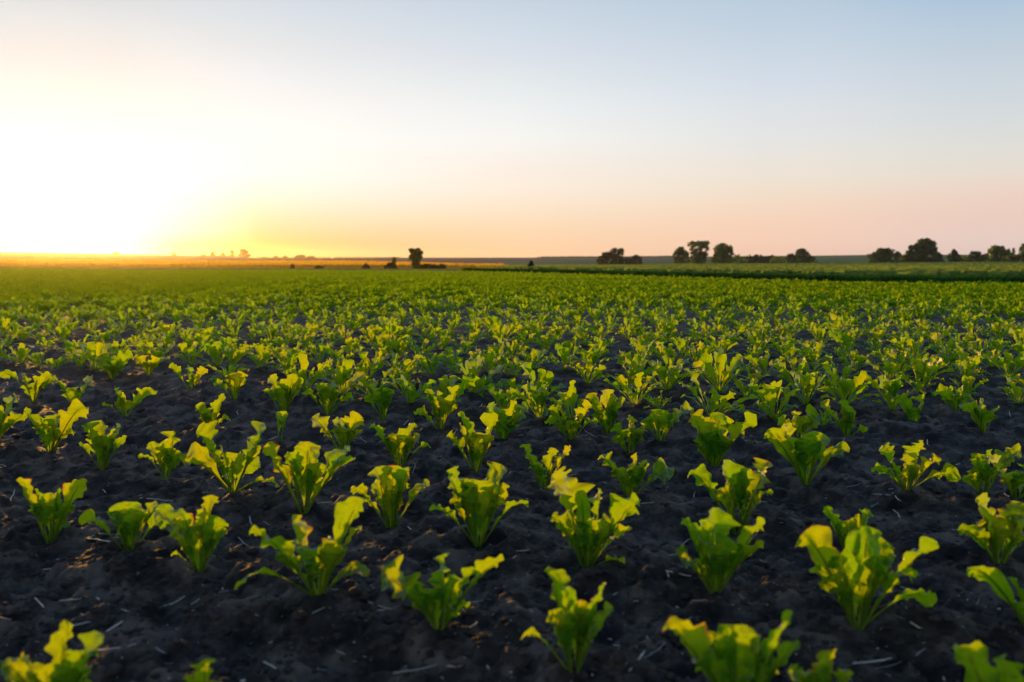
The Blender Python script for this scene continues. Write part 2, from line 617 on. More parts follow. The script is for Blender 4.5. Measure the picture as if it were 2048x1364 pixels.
def leaf_geo(P, W, phi, rng, nv=20, nc=9, ruf=0.16, fold=0.35, peak=0.68, start=0.10, holes=0.0):
    """blade as a folded, ruffled sheet along a curved spine; returns verts, quads, along, across"""
    P = [np.asarray(p, float) for p in P]
    v = np.linspace(0, 1, nv)
    pos, T = bez(P, v)
    o = P[3] - P[0]
    o[2] = 0
    if np.hypot(o[0], o[1]) < 1e-4:
        o = np.array([1.0, 0, 0])
    o /= np.linalg.norm(o)
    s0 = np.array([-o[1], o[0], 0.0])
    s = s0[None, :] - T * (T @ s0)[:, None]
    s /= np.linalg.norm(s, axis=1)[:, None]
    Nn = np.cross(T, s)
    tw = phi * (0.35 + 0.65 * v)
    S = s * np.cos(tw)[:, None] + Nn * np.sin(tw)[:, None]
    Nn = np.cross(T, S)
    t = np.clip((v - start) / (peak - start), 0, 1)
    rise = 0.13 + 0.87 * (t * t * (3 - 2 * t))
    tipf = np.sqrt(np.clip(1 - np.clip((v - peak) / (1.001 - peak), 0, 1) ** 2.4, 0, 1))
    w = W * rise * tipf + 0.0
    w[-1] = W * 0.06
    w = np.maximum(w, W * 0.05)
    w[:2] = np.maximum(w[:2], W * 0.20)
    c = np.linspace(-1, 1, nc)
    C = np.sign(c) * np.abs(c) ** 0.85
    ph = rng.uniform(0, 6.28, 6)
    k1, k2 = rng.uniform(2.2, 3.8), rng.uniform(5.5, 9.5)
    marg = np.stack([1 + 0.13 * np.sin(v * 9 + ph[0]) + 0.10 * np.sin(v * 24 + ph[1]) + 0.05 * np.sin(v * 47 + ph[2]),
                     1 + 0.13 * np.sin(v * 8 + ph[2]) + 0.10 * np.sin(v * 22 + ph[3]) + 0.05 * np.sin(v * 43 + ph[5])], 0)
    right = (c > 0)[None, :]
    mg = np.where(right, marg[1][:, None], marg[0][:, None])
    half = 0.5 * w[:, None] * mg
    blade = np.clip((v - 0.15) / 0.3, 0, 1)[:, None]
    rip = np.where(right, np.sin(v * 6.28 * k1 + ph[4])[:, None], np.sin(v * 6.28 * k1 + ph[5])[:, None]) \
        + 0.60 * np.where(right, np.sin(v * 6.28 * k2 + ph[1])[:, None], np.sin(v * 6.28 * k2 + ph[3])[:, None])
    ac = np.abs(C)[None, :]
    blister = (vnoise(v[:, None] * 12 + ph[0] * 10 + 0 * C[None, :], C[None, :] * 3.4 + ph[1] * 7 + 0 * v[:, None], 3)) * 0.24
    offn = half * (fold * ac ** 1.4) + w[:, None] * blade * (ruf * ac ** 2.2 * rip + blister * (1 - ac ** 4))
    # margins roll back towards the tip
    offn = offn - half * 0.55 * ac ** 2 * np.clip((v[:, None] - 0.6) / 0.4, 0, 1) * rng.uniform(-0.3, 1.0)
    V = pos[:, None, :] + S[:, None, :] * (C[None, :] * half)[:, :, None] * (1 - 0.12 * fold) + Nn[:, None, :] * offn[:, :, None]
    al = np.broadcast_to(v[:, None], (nv, nc)).ravel()
    acr = np.broadcast_to(c[None, :], (nv, nc)).ravel()
    f = grid_faces(nv, nc).reshape(nv - 1, nc - 1, 4)
    keep = np.ones((nv - 1, nc - 1), bool)
    if holes and nc >= 9:
        for _ in range(rng.poisson(holes)):
            a = rng.integers(int(nv * 0.45), nv - 1)
            sd = rng.integers(0, 2)
            dep = rng.integers(1, 3)
            ln = rng.integers(1, 3)
            if sd:
                keep[a:a + ln, -dep:] = False
            else:
                keep[a:a + ln, :dep] = False
    return V.reshape(-1, 3), f[keep].reshape(-1, 4), al, acr


def stalk_geo(P, r0, rng, nv=9, vmax=0.8, ns=6, sink=0.0):
    v = np.linspace(0, vmax, nv)
    pos, T = bez([np.asarray(p, float) for p in P], v)
    up = np.array([0.13, 0.31, 1.0])
    a = np.cross(T, up)
    a /= np.linalg.norm(a, axis=1)[:, None] + 1e-9
    b = np.cross(a, T)
    r = r0 * (1 - 0.82 * v / vmax)
    th = np.linspace(0, 2 * math.pi, ns, endpoint=False)
    V = pos[:, None, :] + (a[:, None, :] * np.cos(th)[None, :, None] + b[:, None, :] * np.sin(th)[None, :, None]) * r[:, None, None]
    V = V.reshape(-1, 3)
    Fc = []
    for i in range(nv - 1):
        for j in range(ns):
            k = (j + 1) % ns
            Fc.append((i * ns + j, i * ns + k, (i + 1) * ns + k, (i + 1) * ns + j))
    return V, np.array(Fc)


def spine(b, t, rng, curl=None, up=None):
    """base, tip -> curved spine that starts steep and bends outwards"""
    b, t = np.asarray(b, float), np.asarray(t, float)
    d = t - b
    L = np.linalg.norm(d)
    h = d.copy()
    h[2] = 0
    hl = np.linalg.norm(h) / max(L, 1e-6)
    u = np.array([0, 0, 1.0])
    if up is None:
        up = 0.55 * hl + 0.05
    if curl is None:
        curl = rng.uniform(0.02, 0.10) + 0.12 * hl
    p1 = b + d * 0.30 + u * L * up * 0.30
    p2 = b + d * 0.74 + u * L * curl * 1.5 + np.array([-d[1], d[0], 0]) * rng.uniform(-0.12, 0.12)
    return [b, p1, p2, t]


GROUP = 'young beet plants in drilled rows'
# base pixel, label, leaves as (tip x, tip y, blade width px, towards-camera offset or None)
HAND = [
 ((99, 1075), 'slim beet plant with two hornlike leaves, left end of the front row',
  [(32, 960, 46, .1), (171, 958, 40, -.1), (144, 1008, 34, .3), (139, 1052, 18, .2), (100, 985, 50, -.3), (78, 1010, 44, .4)]),
 ((260, 1115), 'beet plant with a long pointed leaf reaching left, pale straw at its foot',
  [(163, 1050, 44, .3), (250, 1003, 62, -.1), (316, 1010, 34, -.2), (348, 1022, 50, -.5), (278, 1020, 48, .3), (225, 1025, 46, .2)]),
 ((400, 1158), 'narrow beet plant with bare orange lower stalks, beside the largest front plant on its left',
  [(348, 1036, 62, .0), (425, 990, 52, -.2), (443, 1038, 44, .35), (454, 1060, 30, .0), (342, 1112, 16, .2), (400, 1050, 60, .4), (310, 1020, 50, -.6)]),
 ((637, 1222), 'largest front beet plant, tall right leaf, broad left leaf, low side leaves on soil',
  [(499, 1062, 72, .1), (584, 1030, 64, -.3), (722, 996, 62, .0), (724, 1052, 40, -.4), (648, 1085, 70, .5), (468, 1180, 30, .5), (738, 1150, 34, .1),
   (590, 1090, 80, .6), (690, 1100, 66, .4)]),
 ((878, 1287), 'front beet plant with a broad bluish leaf stretched far left and a spoon leaf right',
  [(762, 1150, 74, .2), (886, 1108, 66, -.1), (1008, 1120, 42, .0), (952, 1140, 44, -.3), (810, 1190, 54, .6), (912, 1265, 26, .5), (925, 1185, 54, .5), (860, 1180, 60, .4)]),
 ((1147, 1360), 'blurred V-shaped beet plant cut by the bottom edge, tall leaf left, orange low leaf',
  [(1098, 1135, 60, .0), (1136, 1172, 30, -.2), (1211, 1168, 52, .0), (1227, 1215, 40, .4), (1042, 1280, 22, .1), (1165, 1200, 44, -.4), (1110, 1230, 50, .5), (1190, 1250, 48, .5)]),
 ((1173, 1141), 'bushy beet plant with one huge upright yellow leaf on its left side',
  [(1103, 950, 84, -.1), (1202, 978, 42, -.3), (1278, 1000, 74, .1), (1104, 1032, 40, .3), (1264, 1058, 34, -.3), (1250, 1130, 22, .3), (1118, 1055, 18, .0),
   (1190, 1040, 84, .5), (1225, 1050, 62, .4)]),
 ((1429, 1200), 'round dark green beet plant with a hooded top leaf pierced by a hole',
  [(1366, 1040, 48, -.1), (1358, 1115, 52, .4), (1425, 1015, 76, -.2), (1530, 1046, 62, .0), (1528, 1085, 40, .3), (1395, 1070, 64, .5), (1470, 1085, 66, .5), (1445, 1110, 60, .6)]),
 ((1715, 1259), 'largest right front beet plant, many broad leaves spreading low on both sides',
  [(1602, 1070, 76, .2), (1735, 1052, 76, -.1), (1878, 1095, 62, .0), (1770, 1080, 60, -.3), (1830, 1157, 52, .5), (1864, 1213, 46, -.3), (1618, 1140, 34, .0),
   (1744, 1112, 60, .5), (1680, 1110, 66, .5), (1650, 1160, 54, .5), (1780, 1120, 58, .1)]),
 ((1700, 1100), 'small two-horned dark beet plant directly behind the largest right front plant',
  [(1648, 1014, 30, .0), (1740, 1020, 26, .0), (1694, 1040, 30, .2), (1672, 1050, 30, .3)]),
 ((1998, 1141), 'beet plant with three wide leaves at the right edge above a blurred drooping leaf',
  [(1916, 1058, 50, .1), (1951, 998, 56, -.1), (2052, 1008, 60, .0), (2035, 1080, 30, .4), (1985, 1040, 60, .3), (2075, 1060, 50, .2)]),
 ((2078, 1268), 'blurred arching green leaf entering from the right edge, plant mostly out of frame',
  [(1934, 1150, 50, .1), (2060, 1130, 60, -.2), (2130, 1160, 60, .2), (2090, 1150, 60, .4)]),
 ((2010, 1490), 'blurred leaf with orange rim in the bottom right corner',
  [(1925, 1290, 74, .1), (2010, 1320, 78, .2), (2090, 1330, 70, .0), (2020, 1350, 70, -.2)]),
 ((1480, 1436), 'wide blurred beet plant at the bottom edge, ragged leaves like a crown',
  [(1330, 1250, 78, .1), (1412, 1262, 44, -.3), (1585, 1222, 62, .0), (1470, 1250, 88, .2), (1600, 1285, 34, .3), (1520, 1275, 76, .4), (1400, 1320, 60, .5), (1560, 1330, 66, .5)]),
 ((1640, 1440), 'blurred round leafed beet plant low at bottom edge right of the crown-like one',
  [(1665, 1300, 84, .0), (1575, 1345, 60, .2), (1705, 1345, 60, .1), (1630, 1340, 60, .4)]),
 ((110, 1450), 'big blurred beet plant in the bottom left corner with two yellow leaves',
  [(128, 1240, 58, -.1), (205, 1285, 72, .0), (3, 1325, 44, .0), (42, 1310, 40, -.3), (90, 1330, 80, .4), (150, 1340, 80, .5), (190, 1370, 60, .3)]),
 ((400, 1425), 'small blurred single leaf tip at the bottom edge, left of centre',
  [(410, 1318, 46, .0), (375, 1350, 36, .2), (440, 1365, 36, .1)]),
 ((100, 909), 'left beet plant with two broad golden leaves spread like wings',
  [(48, 820, 56, .0), (170, 814, 46, .0), (120, 826, 44, -.2), (152, 866, 22, -.1), (75, 850, 48, .4), (110, 860, 44, .5)]),
 ((-12, 890), 'beet plant half cut by the left edge with a golden upper leaf',
  [(33, 793, 48, .0), (52, 830, 34, .3), (-40, 800, 44, .0), (10, 830, 40, .3), (-15, 815, 44, -.2)]),
 ((205, 936), 'compact upright beet plant with a thin bare stalk on each side, left field',
  [(176, 845, 54, .1), (242, 853, 46, .1), (203, 840, 56, -.1), (157, 887, 16, .0), (254, 872, 16, .0), (205, 870, 50, .4)]),
 ((335, 960), 'slender single-leafed looking beet plant standing between two bushier ones, left field',
  [(348, 862, 46, -.1), (300, 884, 34, .1), (279, 918, 18, .0), (366, 914, 16, .1), (350, 900, 34, .4), (318, 905, 32, .4)]),
 ((467, 996), 'tall beet plant with a long yellow right leaf and a ragged yellow left leaf',
  [(392, 866, 72, -.1), (532, 856, 56, .0), (370, 930, 62, .3), (464, 905, 46, .4), (559, 988, 32, .2), (500, 915, 54, .5), (440, 925, 50, -.3)]),
 ((607, 1028), 'airy beet plant with visible fan of golden stalks and a square middle leaf',
  [(526, 895, 56, .0), (617, 883, 64, -.2), (700, 902, 48, .0), (709, 920, 26, .3), (577, 905, 46, .3), (640, 925, 40, .5)]),
 ((783, 1051), 'goblet shaped beet plant with a flat-topped leaf and one leaf low on each side',
  [(752, 934, 56, .0), (817, 934, 50, .1), (859, 972, 34, .1), (702, 975, 34, .0), (785, 930, 60, -.3), (785, 980, 40, .5)]),
 ((957, 1092), 'full beet plant with ruffled top and two thin leaves lying out sideways at its foot',
  [(893, 942, 50, .0), (1005, 930, 62, -.1), (945, 958, 72, .2), (859, 1022, 28, .2), (1056, 1015, 24, .0), (985, 985, 62, .5), (920, 985, 60, .5)]),
 ((800, 932), 'dark stemmed beet plant with two golden horns, behind the goblet shaped one',
  [(743, 848, 46, .0), (829, 846, 52, -.1), (840, 874, 40, .2), (862, 896, 18, .0), (795, 868, 54, .4), (770, 875, 44, .3)]),
 ((683, 906), 'trim beet plant with three yellow caps, behind the airy one with golden stalks',
  [(624, 834, 42, .0), (719, 828, 46, .0), (675, 833, 46, -.2), (640, 862, 18, .0), (727, 860, 18, .0), (690, 858, 50, .4)]),
 ((952, 950), 'leggy beet plant with a detached looking square leaf on its left side',
  [(893, 872, 36, .1), (922, 822, 34, .0), (996, 830, 54, -.1), (945, 865, 42, .3), (975, 870, 44, .4)]),
 ((1005, 880), 'beet plant with flat spread golden top and dark cup-like base, centre field',
  [(973, 816, 48, .1), (1033, 802, 38, -.1), (1057, 815, 38, .0), (1000, 825, 60, .4), (1020, 845, 50, .4)]),
 ((1142, 890), 'beet plant with a big golden right leaf and round low leaf left, centre field',
  [(1096, 818, 32, .0), (1112, 802, 28, -.2), (1184, 811, 50, .0), (1091, 848, 28, .2), (1193, 850, 20, .3), (1140, 840, 44, .3)]),
 ((1087, 982), 'small beet plant with three separate green fingers, left of the huge yellow leaf',
  [(1046, 888, 38, .0), (1108, 896, 36, .1), (1142, 893, 34, .0), (1070, 930, 36, .3), (1095, 940, 34, .4)]),
 ((1260, 998), 'beet plant with a broad leaf drooping right and a golden central tip',
  [(1199, 912, 40, .0), (1273, 905, 42, -.1), (1346, 952, 52, .1), (1235, 937, 44, .4), (1290, 940, 44, .3), (1262, 950, 46, .5)]),
 ((1260, 912), 'upright beet plant with an oval golden middle leaf, in front of a dark clump',
  [(1257, 830, 36, -.1), (1230, 848, 36, .0), (1294, 850, 40, .1), (1225, 876, 24, .2), (1275, 868, 36, .4)]),
 ((1215, 872), 'beet plant with tall rounded golden leaf rising above its neighbours, centre right',
  [(1214, 778, 44, -.1), (1177, 787, 36, .0), (1251, 797, 34, .0), (1200, 820, 40, .4), (1235, 825, 40, .3)]),
 ((1320, 882), 'beet plant with a long flat leaf pointing right like a beak',
  [(1318, 818, 46, .1), (1384, 827, 36, .0), (1284, 846, 34, .2), (1300, 830, 40, -.2), (1335, 845, 40, .4)]),
 ((1425, 932), 'dense beet plant with broad green fan and many yellow tips, right of centre',
  [(1384, 830, 48, .1), (1436, 824, 42, -.1), (1514, 850, 56, .0), (1468, 842, 50, -.2), (1420, 865, 56, .4), (1460, 880, 52, .5), (1395, 890, 30, .3)]),
 ((1475, 1050), 'tall loose beet plant with yellow slab leaf reaching left, above the hooded round one',
  [(1378, 945, 50, .0), (1447, 920, 52, -.1), (1539, 923, 56, .0), (1543, 990, 28, .2), (1490, 935, 48, .2), (1440, 975, 44, .5), (1500, 985, 48, .5)]),
 ((1611, 970), 'beet plant with a hooked golden leaf curling round and a drooping shiny leaf right',
  [(1560, 860, 54, .2), (1644, 866, 58, -.1), (1697, 905, 36, .1), (1530, 866, 46, .3), (1610, 880, 54, .4), (1590, 900, 40, .3)]),
 ((1600, 885), 'beet plant with two short paddles behind the one with the hooked golden leaf',
  [(1582, 824, 36, .0), (1639, 831, 48, .0), (1608, 832, 42, .3), (1555, 850, 30, .1)]),
 ((1813, 998), 'handsome isolated beet plant on bare soil, right, with crooked golden top leaf',
  [(1757, 902, 44, .0), (1847, 881, 48, -.1), (1884, 922, 42, .1), (1810, 900, 40, -.2), (1742, 943, 26, .0), (1913, 985, 40, .2), (1775, 945, 20, .4), (1835, 935, 48, .4)]),
 ((1965, 976), 'low dark many-leafed beet plant near the right edge behind a long leaf',
  [(1954, 906, 32, .0), (1984, 898, 34, -.1), (1927, 955, 34, .2), (2042, 915, 40, .0), (1950, 940, 34, .4), (1985, 935, 40, .4)]),
 ((2033, 996), 'beet plant with one long green leaf leaning left, at the right edge',
  [(1980, 922, 40, .2), (2062, 985, 30, .3), (2060, 930, 44, .0), (2020, 950, 44, .4)]),
 ((1696, 873), 'beet plant with a kinked yellow arm pointing left and shiny drooping leaf right',
  [(1641, 814, 26, .0), (1686, 799, 32, -.1), (1710, 822, 40, .1), (1734, 862, 22, .2), (1690, 838, 34, .4)]),
 ((1828, 845), 'simple two-leafed beet plant shaped like a V, right field',
  [(1800, 792, 28, .0), (1852, 784, 42, .0), (1828, 815, 30, .3)]),
 ((1913, 829), 'beet plant with a split pair of broad leaves, right of the simple V-shaped one',
  [(1872, 783, 36, .1), (1934, 787, 42, .0), (1927, 770, 20, -.2), (1905, 795, 36, .3)]),
 ((1968, 861), 'short beet plant with a flat cup top and orange stalk near the right edge',
  [(1930, 807, 36, .1), (1997, 810, 40, .0), (1961, 796, 26, -.1), (1968, 820, 44, .4)]),
 ((250, 838), 'lone beet plant with a looped leaf left and flat leaf right, left field',
  [(229, 772, 30, -.1), (307, 780, 38, .0), (206, 812, 18, .1), (250, 800, 42, .4)]),
 ((150, 811), 'green beet plant with a pointed leaf rising right, left field behind the winged one',
  [(107, 757, 28, .0), (186, 757, 42, .0), (150, 775, 44, .3)]),
 ((67, 806), 'spreading beet plant with bare curved stalks like a lyre, near the left edge',
  [(2, 755, 30, .1), (45, 747, 38, -.1), (102, 749, 36, .0), (70, 765, 36, .3), (110, 762, 18, -.2)]),
 ((422, 861), 'little beet plant with one golden upright leaf, above the tall one with ragged left leaf',
  [(391, 815, 40, .1), (448, 787, 28, -.1), (461, 842, 16, .2), (420, 825, 36, .4)]),
 ((382, 786), 'thin beet plant with three small yellow tips, left field on bare soil',
  [(337, 735, 28, .1), (375, 729, 26, -.1), (412, 737, 22, .0), (388, 750, 26, .3)]),
 ((470, 801), 'wiry beet plant with yellow tips standing on bare soil left of centre',
  [(449, 734, 20, -.1), (429, 773, 22, .2), (487, 745, 32, .0), (468, 745, 34, .2)]),
 ((225, 763), 'beet plant with leaves bowing right, left field upper part',
  [(192, 720, 28, .1), (231, 711, 32, -.1), (266, 712, 34, .0), (225, 730, 34, .3)]),
 ((297, 761), 'beet plant arching over from the left, beside the one bowing right',
  [(268, 714, 34, .1), (316, 715, 26, .0), (340, 717, 22, .1), (295, 725, 36, .3)]),
 ((567, 816), 'beet plant with small curled side leaves and dull green heart, left of centre',
  [(540, 751, 32, .0), (588, 747, 40, -.1), (606, 757, 20, .1), (525, 782, 20, .2), (601, 780, 22, .2), (565, 775, 40, .4)]),
 ((655, 823), 'beet plant with a long thin arm to the right and a curled arm left',
  [(632, 766, 30, .1), (668, 759, 34, -.1), (731, 750, 26, .0), (606, 790, 22, .1), (708, 800, 20, .2), (660, 775, 44, .4)]),
 ((767, 836), 'tulip shaped beet plant with orange curl left, centre left field',
  [(740, 767, 36, .0), (787, 780, 32, .0), (729, 792, 22, .2), (768, 775, 40, .3)]),
 ((882, 856), 'tall beet plant with crowded golden leaves and two loose tips left, centre',
  [(850, 779, 30, .1), (918, 771, 36, -.1), (875, 780, 36, .1), (829, 829, 24, .1), (890, 800, 46, .4)]),
 ((560, 878), 'single narrow green leaf standing alone between bigger beet plants',
  [(553, 823, 24, -.1), (572, 822, 22, .1)]),
]


def hand_plant(k, spec):
    (bx, by), label, leaves = spec
    rng = np.random.default_rng(100 + k)
    g = ground_at(bx, by)
    g[2] = float(gz(g[0], g[1]))
    # settle the base on the real ground surface along the same bearing
    root = empty('beet_plant', (g[0], g[1], g[2] - 0.006), label, 'beet plant', GROUP)
    Yb = g[1]
    sc = Yb / F * 1.0
    # inner leaves between the ones seen clearly
    hs = [by - l[1] for l in leaves]
    xs = [l[0] for l in leaves]
    hm = max(hs)
    if len(leaves) > 3:
        leaves = list(leaves)
        for q in range(3 if by < 1000 else 5):
            hh = hm * rng.uniform(0.40, 0.85)
            xx = bx + (rng.uniform(0.1, 0.8) * (min(xs) - bx) if rng.random() < 0.5 else rng.uniform(0.1, 0.8) * (max(xs) - bx)) * 0.75
            leaves.append((xx, by - hh, hm * rng.uniform(0.11, 0.22), rng.uniform(-0.5, 0.6)))
    for i, (tx, ty, w, dz) in enumerate(leaves):
        wv = float(slope(ty))
        hpx = by - ty
        reach = max(abs(tx - bx), 0.5 * hpx)
        Yt = Yb - dz * reach * sc * 0.9
        tip = np.array([float(side_of(tx, wv)) * Yt, Yt, CH + wv * Yt]) - np.array(root.location)
        lowz = 0.012 + 0.02 * rng.random()
        if tip[2] < lowz:
            tip[2] = lowz
        a = math.atan2(tip[1], tip[0])
        base = np.array([math.cos(a), math.sin(a), 0]) * 0.005 * min(1, by / 900)
        low = hpx < 0.45 * reach * 2 and abs(tx - bx) > 1.1 * hpx
        P = spine(base, tip, rng, curl=(rng.uniform(0.2, 0.34) if low else None))
        sidew = abs(tip[0]) / (np.hypot(tip[0], tip[1]) + 1e-6)
        phi = (1 if rng.random() < 0.5 else -1) * rng.uniform(0.15, 0.4)
        if sidew > 0.6:
            # turn sideways leaves so that a face, not an edge, is towards the row
            phi = (-1 if tip[0] > 0 else 1) * rng.uniform(0.5, 1.0) * (1 if rng.random() < 0.7 else -0.7)
        L = np.linalg.norm(tip)
        W = w * sc * 1.05
        st = 0.36 if w < 24 else (rng.uniform(0.06, 0.16) if rng.random() < 0.45 else rng.uniform(0.22, 0.36))
        hi = by > 950
        V, Fc, al, ac = leaf_geo(P, W, phi, rng, 34 if hi else 22, 15 if hi else 9, rng.uniform(0.10, 0.23), rng.uniform(0.2, 0.6),
                                 rng.uniform(0.6, 0.74), st, 1.1 if hi else 0.5)
        lf = link('leaf', mesh_np('leaf', V, Fc, [M_BEET], attrs={'along': al, 'across': ac}), root)
        V, Fc = stalk_geo([p for p in P], 0.0030 * min(1.25, max(0.7, L / 0.17)), rng)
        link('stalk', mesh_np('stalk', V, Fc, [M_STALK]), lf)


for k, spec in enumerate(HAND):
    hand_plant(k, spec)


# ------------------------------------------------------------------ beet plants of the rows behind
def template(seed, nv, nc, nleaf=None):
    """one plant as a list of leaf geometries, about 0.17 m tall"""
    rng = np.random.default_rng(seed)
    n = nleaf or int(rng.integers(11, 18))
    out = []
    a0 = rng.uniform(0, 6.28)
    for i in range(n):
        a = a0 + i * 2.4 + rng.uniform(-0.3, 0.3)
        inner = i / n
        h = rng.uniform(0.05, 0.130) if inner > 0.3 else rng.uniform(0.02, 0.08)
        rch = (rng.uniform(0.025, 0.11) if inner > 0.3 else rng.uniform(0.06, 0.125))
        tip = np.array([math.cos(a) * rch, math.sin(a) * rch, h])
        P = spine(np.array([math.cos(a), math.sin(a), 0]) * 0.005, tip, rng)
        W = rng.uniform(0.022, 0.042) if inner > 0.3 else rng.uniform(0.015, 0.030)
        out.append(leaf_geo(P, W, rng.uniform(-0.6, 0.6), rng, nv, nc, rng.uniform(0.16, 0.32), rng.uniform(0.2, 0.6),
                            rng.uniform(0.6, 0.74), rng.uniform(0.10, 0.36)))
    return out


def row_positions():
    """drill rows run from back left to front right"""
    rng = np.random.default_rng(77)
    nrm = np.array([0.5, 0.866])
    drc = np.array([0.866, -0.5])
    P = []
    for k in range(-20, 260):
        q = 1.09 + 0.43 * k
        t = np.arange(-110, 110, 0.19)
        t = t + rng.uniform(0, 0.2) + rng.normal(0, 0.035, len(t))
        p = nrm[None, :] * (q + rng.normal(0, 0.018, len(t)))[:, None] + drc[None, :] * t[:, None]
        p = p[rng.random(len(p)) > 0.06]
        P.append(p)
    P = np.concatenate(P)
    P = P[P[:, 1] > 1.0]
    u = P[:, 0] / P[:, 1]
    P = P[np.abs(u) < 0.80]
    u = P[:, 0] / P[:, 1]
    dE = knots(u)[0]
    P = P[P[:, 1] < dE - 0.4]
    return P


PR = row_positions()
hb = np.array([ground_at(*s[0])[:2] for s in HAND])
sy = np.array([0.0])


def to_px(x, y, z=0.0):
    w = (z - CH) / y
    f = fwd(w)
    cy = (math.sin(PITCH) + w * math.cos(PITCH)) / f
    return 1024 + F * (x / y) / f, 682 - F * cy


pxx, pyy = to_px(PR[:, 0], PR[:, 1])
# keep clear of the plants placed one by one
dmin = np.min(np.hypot(PR[:, None, 0] - hb[None, :, 0], PR[:, None, 1] - hb[None, :, 1]), axis=1)
# the front part of the field is fully covered by those plants inside the frame
front_lim = np.interp(pxx, [0, 150, 320, 480, 620, 780, 900, 1000, 1150, 1250, 1340, 1450, 1560, 1700, 1800, 1900, 2048],
                      [745, 748, 752, 775, 800, 815, 830, 850, 870, 850, 850, 875, 880, 850, 825, 815, 830])
inside = (pxx > -60) & (pxx < 2110)
ok = (dmin > 0.12) & ~(inside & (pyy > front_lim)) & ~(~inside & (PR[:, 1] < 1.3))
PR = PR[ok]
pxx, pyy = pxx[ok], pyy[ok]
inside = (pxx > -25) & (pxx < 2073)
order = np.argsort(PR[:, 1] + (~inside) * 1000)
N_IND = 300 - len(HAND)
ind, rest = order[:N_IND], order[N_IND:]

TEMPL = [template(900 + i, 15, 7) for i in range(26)]
TMESH = [[mesh_np('leaf', V, Fc, [M_BEET], attrs={'along': al, 'across': ac}) for (V, Fc, al, ac) in t] for t in TEMPL]
rng = np.random.default_rng(3)
seen = set()
SIZE = [(0.80, 'small'), (0.95, 'middling'), (1.12, 'tall'), (9, 'large')]
for i in ind:
    x, y = PR[i]
    ti = int(rng.integers(0, len(TMESH)))
    s = float(np.clip(rng.normal(1.0, 0.2), 0.5, 1.25) * np.interp(y, [3.2, 4.5, 8], [1.12, 0.98, 0.84]))
    hb_ = 'sparse' if len(TMESH[ti]) <= 12 else ('leafy' if len(TMESH[ti]) <= 15 else 'bushy')
    sz = next(n for lim, n in SIZE if s < lim)
    px_, py_ = pxx[i] / 2048 * 100, pyy[i] / 1364 * 100
    for dec in (0, 1):
        key = (round(px_, dec), round(py_, dec))
        if key not in seen:
            break
    seen.add(key)
    fm = (lambda v: f'{max(v, 0):.0f}') if dec == 0 else (lambda v: f'{max(v, 0):.1f}')
    lab = f'{sz} {hb_} beet plant, foot {fm(px_)} percent across and {fm(py_)} percent down the photo'
    root = empty('beet_plant', (x, y, float(gz(x, y)) - 0.006), lab, 'beet plant', GROUP)
    root.rotation_euler = (rng.normal(0, 0.16), rng.normal(0, 0.16), rng.uniform(0, 6.28))
    root.scale = (s * rng.uniform(0.85, 1.25), s * rng.uniform(0.85, 1.25), s * rng.uniform(0.85, 1.15))
    for me in TMESH[ti]:
        link('leaf', me, root)


def scatter(name, pts, zs, temps, smin, smax, mats, seed, tilt=0.0, attrs=False, kind='stuff'):
    rng = np.random.default_rng(seed)
    VV, FF, AL, AC = [], [], [], []
    off = 0
    which = rng.integers(0, len(temps), len(pts))
    for t in range(len(temps)):
        sel = np.where(which == t)[0]
        if not len(sel):
            continue
        V = np.concatenate([g[0] for g in temps[t]])
        o_, fs = 0, []
        for g in temps[t]:
            fs.append(g[1] + o_)
            o_ += len(g[0])
        Fc = np.concatenate(fs)
        a = rng.uniform(0, 6.28, len(sel))
        s = rng.uniform(smin, smax, len(sel))
        c_, s_ = np.cos(a)[:, None], np.sin(a)[:, None]
        X = (V[None, :, 0] * c_ - V[None, :, 1] * s_) * s[:, None] + pts[sel, 0][:, None]
        Y = (V[None, :, 0] * s_ + V[None, :, 1] * c_) * s[:, None] + pts[sel, 1][:, None]
        Z = V[None, :, 2] * s[:, None] * rng.uniform(0.85, 1.15, len(sel))[:, None] + zs[sel][:, None]
        VV.append(np.stack([X, Y, Z], -1).reshape(-1, 3))
        FF.append((Fc[None] + (np.arange(len(sel)) * len(V))[:, None, None] + off).reshape(-1, Fc.shape[1]))
        if attrs:
            AL.append(np.tile(np.concatenate([g[2] for g in temps[t]]), len(sel)))
            AC.append(np.tile(np.concatenate([g[3] for g in temps[t]]), len(sel)))
        off += len(sel) * len(V)
    at = {'along': np.concatenate(AL), 'across': np.concatenate(AC)} if attrs else None
    o = link(name, mesh_np(name, np.concatenate(VV), np.concatenate(FF), mats, attrs=at))
    return tag(o, kind=kind)


RP = PR[rest]
_rng = np.random.default_rng(55)
_ex = RP[np.hypot(RP[:, 0], RP[:, 1]) > 8.5]
_ex = _ex[_rng.random(len(_ex)) < np.clip((np.hypot(_ex[:, 0], _ex[:, 1]) - 8.5) / 5, 0, 1)]
_ex = np.concatenate([_ex + _rng.normal(0, 0.11, _ex.shape) for _ in range(2)])
RP = np.concatenate([RP, _ex])
RP = RP[RP[:, 1] < knots(RP[:, 0] / RP[:, 1])[0] - 0.3]
rz = gz(RP[:, 0], RP[:, 1]) - 0.006
T1 = [template(300 + i, 8, 5) for i in range(18)]
T2 = [template(400 + i, 5, 3) for i in range(10)]
T3 = [template(500 + i, 4, 3, 5) for i in range(10)]
R_ = np.hypot(RP[:, 0], RP[:, 1])
mixr = np.random.default_rng(8).random(len(R_)) < np.clip((R_ - 7) / 7, 0, 1)
a_, b_, c_ = R_ < 13, (R_ >= 13) & (R_ < 26), R_ >= 26
